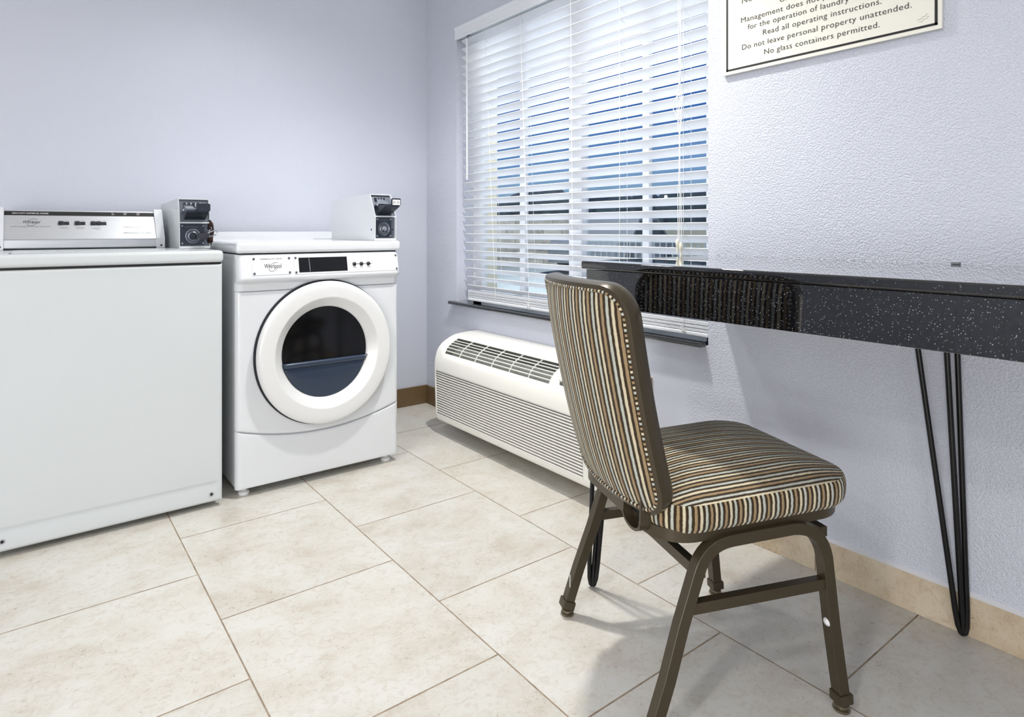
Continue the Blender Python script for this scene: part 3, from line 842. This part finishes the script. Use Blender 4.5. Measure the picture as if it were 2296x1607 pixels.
# front louvre: angled blades
mb = MB(); NB = 17
def fx(z): return 1.674 - (z - .105) / .203 * .007
for k in range(NB + 1):
    z = .1035 + k * (.3085 - .1035) / NB; x = fx(z)
    q = [(x - .0003, z + .0024), (x - .0010, z + .0010), (x - .0003, z - .0032), (x + .003, z - .0044), (x + .022, z + .0010), (x + .022, z + .0030)]
    mb.prism(q, lambda a, c: (a, 1.576, c), lambda a, c: (a, 2.537, c))
mb.build('front_louvre', m_cream, ac, 30)
boxpart('panel_seam', m_black, ac, 1.6658, 1.669, 1.555, 2.534, .3125, .3150)
# discharge grille
def along(q):     # point on the curved opening, q 0..1
    L = [0.]
    for a, b_ in zip(gp, gp[1:]): L.append(L[-1] + (b_ - a).length)
    d = q * L[-1]
    for i in range(len(gp) - 1):
        if d <= L[i + 1] + 1e-9:
            t = (d - L[i]) / (L[i + 1] - L[i]); return gp[i].lerp(gp[i + 1], t), (gp[i + 1] - gp[i]).normalized()
    return gp[-1], (gp[-1] - gp[-2]).normalized()
mb = MB()
for k in range(1, 6):
    p, tdir = along(k / 6 - .02); nrm = Vector((-tdir.z, 0, tdir.x)); a = tdir * .0016
    mb.prism([(0, 0), (1, 0), (1, 1), (0, 1)], lambda u, v: tuple(p + a * (2 * u - 1) - Vector((-.5, 0, .8)) * .005 * v + Vector((0, 1.760, 0))), lambda u, v: tuple(p + a * (2 * u - 1) - Vector((-.5, 0, .8)) * .005 * v + Vector((0, 2.482, 0))))
for k in range(1, 6):
    y = 1.760 + (2.482 - 1.760) * k / 6
    for q in range(12):
        p, t1 = along(q / 12); p2, t2 = along((q + 1) / 12); dn = Vector((.4, 0, -.7)) * .006
        mb.prism([(0, 0), (1, 0), (1, 1), (0, 1)], lambda u, v: tuple((p if u == 0 else p2) + dn * v + Vector((0, y - .0012, 0))), lambda u, v: tuple((p if u == 0 else p2) + dn * v + Vector((0, y + .0012, 0))))
mb.build('top_grille', m_cream, ac, 30)
# control door with finger notch
mb = MB()
for i in range(9, 15):
    pass
rows = []
for i in range(10, 17):
    x, z = AP[i]; nx = Vector((AP[i + 1][0] - AP[i - 1][0], 0, AP[i + 1][1] - AP[i - 1][1])).normalized(); n_ = Vector((-nx.z, 0, nx.x))
    rows.append([tuple(Vector((x, y, z)) + n_ * .0022) for y in (1.545, 1.56, 1.65, 1.712, 1.716)])
mb.grid(rows); mb.build('control_door', m_cream, ac, 50, solid=.003)
p, tdir = along(.10)
mb = MB(); mb.box(1.684, 1.694, 1.56, 1.705, .412, .427, bev=.002); mb.build('finger_notch', m_louv, ac)
mb = MB(); mb.box(1.82, 1.932, 1.535, 2.548, .070, .30, bev=.004); mb.build('wall_sleeve', m_black, ac)

# ------------------------------------------------------------------ granite counter
CZ, CXF, CYL = .920, 1.288, 1.220
ct = thing('counter', 'black speckled granite counter on thin black hairpin legs along the right wall', 'counter', (1.62, .2, 0))
mb = MB(); mb.box(CXF, XR - .001, -1.2, CYL, CZ - .022, CZ, bev=.005, seg=3); mb.build('countertop', m_granite, ct, 30)
mb = MB(); mb.box(CXF + .012, CXF + .034, -1.19, CYL - .010, .797, CZ - .0235, bev=.0015)
mb.box(CXF + .034, XR - .002, CYL - .04, CYL - .010, .797, CZ - .0235, bev=.0015)
mb.build('apron', m_granite, ct, 30)
mb = MB(); mb.box(CXF + .03, XR - .004, -1.18, CYL - .03, .80, .82); mb.build('under_board', m_black, ct)
def hairpin(foot, tops, mid=None):
    mb = MB(); r = .0062
    f = Vector(foot)
    for k, t in enumerate(tops):
        t = Vector(t); d = (t - f).normalized()
        side = Vector(((k - 1) * .006, (1 - k) * .007, 0))
        mb.tube([t, f + d * .06 + side, f + d * .02 + side * .9, f + side * .5 + Vector((0, 0, .003)), f + Vector((0, 0, .000))], r, 10)
    return mb
mb = hairpin((1.914, .536, .0065), [(1.872, .628, .80), (1.885, .565, .80), (1.905, .548, .80)]); mb.build('hairpin_leg', m_wire, ct)
mb = hairpin((1.318, 1.204, .0065), [(1.345, 1.205, .80), (1.400, 1.195, .80), (1.375, 1.150, .80)]); mb.build('hairpin_leg', m_wire, ct)
mb = MB(); mb.box(1.916, 1.932, .545, .562, .9205, .9265, bev=.0015); tag(mb.build('metal_clip', m_clip), 'tiny grey metal clip lying on the counter against the wall', 'clip')

# ------------------------------------------------------------------ banquet chair (local frame: x forward, y = far side, z up)
CH = thing('banquet_chair', 'banquet chair with striped upholstery and bronze legs at the counter', 'chair', (1.2865, .8805, 0), math.atan2(-.386, .922), local=True)
# in this frame the near side of the picture is y < 0
SO = roundrect(-.178, .274, -.212, .212, .07, 10, (.080, .080, .080, .080))
SO = resample(SO, 120)
scx, scy = .03, 0.
def seat():
    mb = MB(); n = len(SO)
    zs, crown = .466, .030
    def tz(p): return (p[0], p[1], p[2] + .07 * p[0])
    rows, uvs = [], []
    per = [0.]
    for i in range(n): per.append(per[-1] + math.hypot(SO[(i + 1) % n][0] - SO[i][0], SO[(i + 1) % n][1] - SO[i][1]))
    for q in (.0, .15, .3, .45, .6, .72, .82, .90, .96, 1.):
        rows.append([(scx + (x - scx) * q, scy + (y - scy) * q, zs + crown * (1 - q ** 2.6)) for x, y in SO])
    # close the centre by a tiny ring
    rows[0] = [(scx + (x - scx) * .01, scy + (y - scy) * .01, zs + crown) for x, y in SO]
    V = mb.grid([[tz(p) for p in r] for r in rows], False, True, lambda a, b_: (rows[a][b_ % n][1], rows[a][b_ % n][0]))
    mb.cap(V[0])
    side = []
    for off, z in ((0, zs), (.0035, zs - .006), (.0055, zs - .016), (.0055, zs - .032), (.003, zs - .046), (-.004, zs - .056), (-.02, zs - .059)):
        ring = []
        for i in range(n):
            x, y = SO[i]; a = Vector(SO[i - 1]); c = Vector(SO[(i + 1) % n]); t = (c - a).normalized(); nn = Vector((t.y, -t.x))
            ring.append((x + nn.x * off, y + nn.y * off, z))
        side.append(ring)
    mb.grid([[tz(p) for p in r] for r in side], False, True, lambda a, b_: (per[b_], side[a][b_ % n][2]))
    return mb.build('seat_cushion', m_fabric, CH, 28)
seat()
mb = MB()
PO = resample(roundrect(-.182, .260, -.200, .200, .07, 10, (.080, .075, .075, .080)), 120)
PAN = [Vector((x, y, .402 + .062 * x)) for x, y in PO]
mb.sweep([tuple(p) for p in PAN], [(.0125, .004), (.0125, -.010), (-.0125, -.010), (-.0125, .004)], (0, 0, 1), True)
mb.build('seat_frame', m_bronze, CH, 40)
boxpart('seat_board', m_black, CH, -.120, .225, -.165, .165, .397, .403, mtx=Matrix.Rotation(-.083, 4, 'Y'))
SEC = [(.0112, .012), (.012, .0112), (.012, -.0112), (.0112, -.012), (-.0112, -.012), (-.012, -.0112), (-.012, .0112), (-.0112, .012)]
def arc(p0, p1, p2, n=8):
    out = []
    for k in range(n + 1):
        t = k / n; out.append(tuple((1 - t) ** 2 * a + 2 * t * (1 - t) * b_ + t * t * c for a, b_, c in zip(p0, p1, p2)))
    return out
for sg in (-1, 1):
    y0, yt = .211 * sg, .2045 * sg
    rf, rb1, ra = (-.214, y0, .024), (-.112, yt, .325), (-.035, yt, .384)
    fa_, fb1, ff = (.104, yt, .393), (.187, yt, .325), (.224, y0, .024)
    path = [rf, (-.180, y0, .124), (-.146, yt, .224)] + arc(rb1, (-.094, yt, .380), ra) + [(.04, yt, .389)] + arc(fa_, (.173, yt, .392), fb1) + [(.205, yt, .18), ff]
    mb = MB(); mb.sweep(path, SEC, (0, 1, 0)); lg = mb.build('leg_frame', m_bronze, CH, 35)
    mb = MB(); mb.sweep([(-.132, yt, .255), (.200, yt, .270)], [(.011, .009), (.011, -.009), (-.011, -.009), (-.011, .009)], (0, 0, 1)); mb.build('side_stretcher', m_bronze, CH, 35)
    for (px, pz, dx) in ((rf[0], rf[2], -.32), (ff[0], ff[2], .06)):
        ax = Vector((-dx, 0, 1)).normalized()
        cpos = Vector((px, y0, pz))
        mt = Matrix.Translation(cpos) @ Vector((0, 0, 1)).rotation_difference(ax).to_matrix().to_4x4()
        mb = MB(); mb.box(-.0165, .0165, -.0155, .0155, -.006, .016, bev=.003, mat=mt); fc = mb.build('leg_cap', m_bronze, lg)
        mb = MB(); mb.lathe([(0, .0), (.0145, .0), (.0165, .003), (.0165, .006), (.012, .0075), (.012, .010), (.0145, .0115), (.0145, .015), (.010, .0175), (.010, .022)], (px + dx * -.004, y0, 0), (0, 0, 1), 24); mb.build('glide', m_glide, fc)
mb = MB(); mb.box(-.2095, -.2085, .200, .2035, .075, .108, bev=.0004, seg=1); pc = mb.build('paint_chip', m_whiteink, CH); pc['label'] = 'small white paint chip on the far rear leg'
mb = MB(); mb.sweep([(-.098, -.200, .318), (-.098, .200, .318)], [(.011, .010), (.011, -.010), (-.011, -.010), (-.011, .010)], (0, 0, 1)); mb.build('cross_bar', m_bronze, CH, 35)
mb = MB(); mb.sweep([(.190, -.200, .372), (.190, .200, .372)], [(.010, .009), (.010, -.009), (-.010, -.009), (-.010, .009)], (0, 0, 1)); mb.build('cross_bar', m_bronze, CH, 35)
mb = MB(); mb.lathe([(0, .011), (.004, .0105), (.0085, .007), (.010, 0), (0, 0)], (.1985, -.2055, .186), (-1, -.25, .1), 18); bp = mb.build('stacking_bumper', m_clear, CH); bp['label'] = 'clear plastic bumper on the near front leg'
# back
BW, BH = .211, .484
def bk(a, w, n=0.):
    th = .30 - .22 * (w / BH)
    def base(a, w):
        a0_ = a; a = a * (.935 + .065 * min(1., max(0., w / BH)))
        f = -.196 - .105 * (w / BH) - .008 * math.sin(PI * w / BH) + .050 * (a / .215) ** 2
        return Vector((f, a, .424 + w * .985))
    p = base(a, w); e = 1e-3
    da = base(a + e, w) - base(a - e, w); dw = base(a, w + e) - base(a, w - e)
    nr = da.cross(dw).normalized()
    if nr.x > 0: nr = -nr                                   # rearwards
    return p + nr * n
BO = roundrect(-BW, BW, 0, BH, .05, 12, (.068, .068, .062, .062))
BO = resample(BO, 150)
def outline_n(o, i):
    n = len(o); a = Vector(o[i - 1]); c = Vector(o[(i + 1) % n]); t = (c - a).normalized(); return Vector((t.y, -t.x))
def ring(o, off, nn):
    return [bk(o[i][0] + outline_n(o, i).x * off, o[i][1] + outline_n(o, i).y * off, nn) for i in range(len(o))]
mb = MB()
sec = [(-.010, -.0195), (-.002, -.021), (.005, -.018), (.0075, -.009), (.0080, 0.), (.0075, .009), (.005, .018), (-.002, .021), (-.010, .0195)]
rows = [ring(BO, a - .008, n_) for a, n_ in sec]
mb.grid([list(r) for r in rows], False, True); mb.build('back_frame', m_bronze, CH, 50)
def pad(name, sgn, bulge):
    mb = MB(); n = len(BO); cw = BH / 2
    rows = []; uv = []
    ins = [(x - outline_n(BO, i).x * .0145, y - outline_n(BO, i).y * .0145) for i, (x, y) in enumerate(BO)]
    for q in (.01, .2, .4, .55, .7, .8, .88, .94, .98, 1.):
        rows.append([bk(x * q, cw + (y - cw) * q, sgn * (.0175 + bulge * (1 - q ** 5))) for x, y in ins]); uv.append([(x * q, y * q) for x, y in ins])
    rows.append([bk(x * 1.0, y, sgn * .006) for x, y in ins]); uv.append(uv[-1])
    V = mb.grid([list(r) for r in rows], False, True, lambda a, b_: uv[a][b_ % n]); mb.cap(V[0])
    return mb.build(name, m_fabric2, CH, 60)
pad('rear_upholstery', 1, .010); pad('front_pad', -1, .022)
for nm, sgn in (('rear_piping', 1), ('front_piping', -1)):
    mb = MB(); mb.tube([tuple(bk(x - outline_n(BO, i).x * .0145, y - outline_n(BO, i).y * .0145, sgn * .0195)) for i, (x, y) in enumerate(BO)], .0036, 8, closed=True, uvlen=True)
    mb.build(nm, m_pipe, CH, 60)
for yc in (-.112,):
    mb = MB()
    u_ = [(-.188, yc + .036, .470), (-.190, yc + .036, .405)] + [(-.191, yc + .036 * math.cos(a), .400 - .020 * math.sin(a)) for a in [PI * k / 10 for k in range(11)]] + [(-.190, yc - .036, .405), (-.188, yc - .036, .470)]
    mb.sweep(u_, [(.014, .003), (.014, -.003), (-.014, -.003), (-.014, .003)], (1, 0, 0)); br = mb.build('back_bracket', m_bronze, CH, 40)
    mb = MB(); mb.prism([(yc - .033, .47), (yc - .033, .402), (yc - .02, .388), (yc + .02, .388), (yc + .033, .402), (yc + .033, .47)], lambda a, c: (-.186, a, c), lambda a, c: (-.180, a, c)); mb.build('bracket_plate', m_black, br)

# ------------------------------------------------------------------ wall sign
SX = 1.921
sg = thing('wall_sign', 'cream laundry rules sign with a black border on the right wall', 'sign', (1.93, .882, 1.52))
SZ1 = 2.02
mb = MB(); mb.box(SX, SX + .011, .581, 1.183, 1.520, SZ1, bev=.0012); mb.build('plate', m_sign, sg)
mb = MB()
bw = .0062; yb0, yb1, zb0 = .590, 1.167, 1.531
for q in ((yb0, yb1, zb0, zb0 + bw), (yb0, yb1, SZ1 - .012 - bw, SZ1 - .012), (yb0, yb0 + bw, zb0, SZ1 - .012), (yb1 - bw, yb1, zb0, SZ1 - .012)):
    mb.box(SX - .0008, SX + .001, *q)
mb.build('border', m_ink, sg)
NY = (0, -1, 0)
CAP = .0162
for s_, y0, y1, z in (('No glass containers permitted.', 1.039, .720, 1.560), ('Do not leave personal property unattended.', 1.112, .646, 1.5915),
                      ('Read all operating instructions.', 1.043, .715, 1.6225), ('for the operation of laundry', 1.093, .796, 1.6525), ('Management does not p', 1.1155, .855, 1.680)):
    text(s_, (SX, y0, z), NY, (0, 0, 1), y0 - y1, CAP, m_ink, sg, lift=.0009, space=1.06, thin=.004)
text('Not', (SX, 1.112, 1.742), NY, (0, 0, 1), .046, CAP, m_ink, sg, lift=.0009, space=1.06, thin=.004)
text('or', (SX, .990, 1.7095), NY, (0, 0, 1), .028, CAP, m_ink, sg, lift=.0009, space=1.06, thin=.004)
mb = MB()
for k in range(2):
    pts = [(SX - .0006, .634 - .004 * k - .0032 * i, 1.553 + .0016 * i - k * .006 + .0022 * math.sin(2.1 * i + k)) for i in range(8)]
    mb.tube(pts, .0004, 4)
mb.build('pencil_scribble', m_pencil, sg)

# ------------------------------------------------------------------ outside the window
def ray(u, v):
    s_, c_ = math.sin(YAW), math.cos(YAW); r = (u - CX) / FPX; return Vector((s_ + r * c_, c_ - r * s_, -(v - HY) / FPX))
def at(u, d, z=0.):
    q = ray(u, HY); return Vector((q.x * d, q.y * d, z))
gb = MB(); gb.box(2.10, 60, -20, 70, -.25, -.03); struct(gb.build('floor_outside', m_asph))
mb = MB(); mb.box(2.20, 2.88, 3.56, 4.3, -.03, 3.2); struct(mb.build('wall_outside', m_stucco))
def oriented(u0, u1, d):
    a, b_ = at(u0, d), at(u1, d); return a, b_
def slab(name, mat, a, b_, z0, z1, th, label=None, cat=None):
    d = (b_ - a).normalized(); n_ = Vector((-d.y, d.x, 0)) * -1
    if n_.dot(a) < 0: n_ = -n_
    L = (b_ - a).length; ang = math.atan2(d.y, d.x)
    mb = MB(); mb.box(0, L, 0, th, 0, z1 - z0, bev=.02)
    o = mb.build(name, mat); o.location = (a.x, a.y, z0); o.rotation_euler = (0, 0, ang)
    if label: tag(o, label, cat)
    return o
a, b_ = at(1040, 17.5), at(1268, 18.2)
slab('stone_wall', m_stone, a, b_, -.03, 1.42, -.5, 'low grey stone block wall seen through the left half of the blind', 'wall')
a, b_ = at(1462, 22), at(1700, 20)
slab('garden_wall', m_tan, a, b_, -.03, 1.02, -.4, 'low tan wall seen through the right end of the blind', 'wall')
# trees along the far side
tk = [(1095, 28, 2.6, 1.0), (1165, 37, 3.0, 1.25), (1240, 29, 2.7, 1.05), (1310, 38, 3.1, 1.3), (1375, 28, 2.6, 1.0), (1440, 37, 3.2, 1.25), (1505, 29, 2.8, 1.05), (1575, 38, 3.5, 1.3)]
tl = ['dark rounded tree behind the left end of the stone wall outside', 'taller dark tree behind the middle of the stone wall outside', 'dark rounded tree behind the right end of the stone wall outside', 'dark tree hidden mostly by the thick window centre stile', 'low dark tree directly behind the grey parked car', 'taller dark tree just left of the street lamp', 'dark rounded tree behind the glowing street lamp', 'tallest dark tree at the right end of the blind']
for k, (u, d, h, r_) in enumerate(tk):
    p = at(u, d); t = thing('tree', tl[k], 'tree', (p.x, p.y, -.03), group='trees across the street')
    mb = MB(); mb.tube([(p.x, p.y, -.03), (p.x + .03, p.y, h * .5), (p.x, p.y + .05, h * .7)], [.12, .10, .06], 8); mb.build('trunk', m_bark, t)
    mb = MB(); rnd = random.Random(k)
    for j in range(14):
        a_ = rnd.random() * 6.28; rr = r_ * rnd.random() * .75; zz = .5 + (h - .9) * rnd.random(); s_ = .55 + .35 * rnd.random()
        m_ = bmesh.ops.create_icosphere(mb.bm, subdivisions=2, radius=s_)
        for v in m_['verts']: v.co = v.co * (1 + .18 * (rnd.random() - .5)) + Vector((p.x + rr * math.cos(a_), p.y + rr * math.sin(a_), zz))
    mb.build('foliage', m_leaf, t, 30)
# railing
ra_, rb_ = at(1322, 9.5), at(1640, 8.6)
rt = thing('railing', 'pale metal picket railing outside, below the parked car', 'railing', tuple((ra_ + rb_) / 2))
for zz in (.08, .84):
    mb = MB(); mb.tube([tuple(ra_ + Vector((0, 0, zz))), tuple(rb_ + Vector((0, 0, zz)))], .02, 8); mb.build('rail', m_rail, rt)
for k in range(24):
    q = ra_.lerp(rb_, k / 23); mb = MB(); mb.tube([tuple(q + Vector((0, 0, -.03))), tuple(q + Vector((0, 0, .84)))], .011, 6); mb.build('picket', m_rail, rt)
# parked car
cc = at(1385, 15.5); cr = thing('car', 'grey parked car seen through the blind right of the window centre', 'car', (cc.x, cc.y, -.03), R(18), local=True)
mb = MB(); prof = [(-2.1, .28), (-2.15, .6), (-2.0, .78), (-1.2, .86), (-.7, 1.30), (.55, 1.34), (1.25, .92), (2.0, .80), (2.12, .55), (2.08, .28)]
mb.prism(prof, lambda a, c: (a, -.82, c), lambda a, c: (a, .82, c)); mb.build('body', m_car, cr, 25)
mb = MB(); mb.prism([(-1.05, .90), (-.66, 1.25), (.50, 1.28), (1.08, .93)], lambda a, c: (a, -.825, c), lambda a, c: (a, .825, c)); mb.build('windows', m_carglass, cr, 25)
for x in (-1.35, 1.3):
    for y in (-.84, .66):
        mb = MB(); mb.cyl((x, y, .31), (0, 1, 0), .31, .18, 24, bev=.03); mb.build('wheel', m_nearblack, cr)
# street lamp
lp = at(1493, 24); lt = thing('street_lamp', 'street lamp glowing white through the blind near the counter', 'street lamp', (lp.x, lp.y, -.03))
hz = EYE + (515 - 441) / FPX * 24
mb = MB(); mb.tube([(lp.x, lp.y, -.03), (lp.x, lp.y, hz - .1)], .05, 8); mb.build('post', m_pole, lt)
mb = MB(); bmesh.ops.create_icosphere(mb.bm, subdivisions=2, radius=.05)
for v in mb.bm.verts: v.co += Vector((lp.x, lp.y, hz))
mb.build('bulb', m_bulb, lt)

# ------------------------------------------------------------------ world: dusk sky
W = bpy.data.worlds.new('dusk'); S.world = W; W.use_nodes = True
nt = W.node_tree; bg = nt.nodes['Background']
tc = nt.nodes.new('ShaderNodeTexCoord'); sp = nt.nodes.new('ShaderNodeSeparateXYZ'); rp = nt.nodes.new('ShaderNodeValToRGB')
nt.links.new(tc.outputs['Generated'], sp.inputs[0]); nt.links.new(sp.outputs[2], rp.inputs[0]); nt.links.new(rp.outputs[0], bg.inputs[0])
st_ = [(0., (120, 140, 160)), (.05, (150, 185, 215)), (.10, (105, 155, 212)), (.20, (40, 104, 190)), (.45, (28, 70, 150)), (1., (20, 50, 120))]
el = rp.color_ramp.elements
while len(el) < len(st_): el.new(.5)
for e, (p, c) in zip(el, st_): e.position = p; e.color = (*lin(c), 1)
bg.inputs[1].default_value = 1.

# ------------------------------------------------------------------ lamps and added fill lights
def area(name, loc, size, power, rgb=(255, 255, 255), shape='DISK', sy=None, rot=(0, 0, 0), spread=180):
    ld = bpy.data.lights.new(name, 'AREA'); ld.shape = shape; ld.size = size
    if sy: ld.size_y = sy
    ld.energy = power; ld.color = lin(rgb); ld.spread = R(spread)
    o = bpy.data.objects.new(name, ld); COL.objects.link(o); o.location = loc; o.rotation_euler = rot; return o
def spot(name, loc, power, deg, blend, rad, rgb=(255, 255, 255), rot=(0, 0, 0)):
    ld = bpy.data.lights.new(name, 'SPOT'); ld.energy = power; ld.spot_size = R(deg); ld.spot_blend = blend; ld.shadow_soft_size = rad
    ld.color = lin(rgb); o = bpy.data.objects.new(name, ld); COL.objects.link(o); o.location = loc; o.rotation_euler = rot; return o
spot('downlight_window', (1.40, 1.66, 2.41), 178, 130, 1., .045, (255, 252, 246))
spot('downlight_machines', (.90, 2.1, 2.41), 48, 150, .8, .10, (252, 252, 255))
area('downlight_left', (-1.15, .15, 2.42), .20, 24, (255, 252, 250))
area('downlight_far_left', (-2.05, .0, 2.42), .20, 28, (255, 252, 250))
area('overhead_fill_front', (.1, -.6, 2.42), 1.2, 5, (255, 254, 252), 'RECTANGLE', 1.2)  # added soft fill from above, not a fitting of the room
area('front_fill', (-.7, -2.45, 1.35), 2.2, 34, (255, 253, 252), 'RECTANGLE', 1.8, (R(90), 0, R(-22)))  # added frontal fill from behind the camera; no opening there
area('left_fill', (-2.62, -.5, .62), 1.0, 92, (255, 253, 250), 'RECTANGLE', 2.2, (0, R(-90), R(10)))  # added low fill to lift the wall under the counter; no door there
area('wall_light_outside', (2.6, 2.3, 2.6), .3, 40, (255, 246, 225), 'DISK', None, (R(60), 0, R(-10)))
pl_ = bpy.data.lights.new('fill_light_outside', 'POINT'); pl_.energy = 6000; pl_.shadow_soft_size = .4; pl_.color = lin((240, 246, 255))  # added point light to brighten the stone wall, trees and pavement
po_ = bpy.data.objects.new('fill_light_outside', pl_); COL.objects.link(po_); po_.location = (8.5, 6.5, 6)

S.view_settings.view_transform = 'Standard'; S.view_settings.look = 'None'
S.view_settings.exposure = -.33; S.view_settings.gamma = 1.; S.view_settings.use_curve_mapping = False
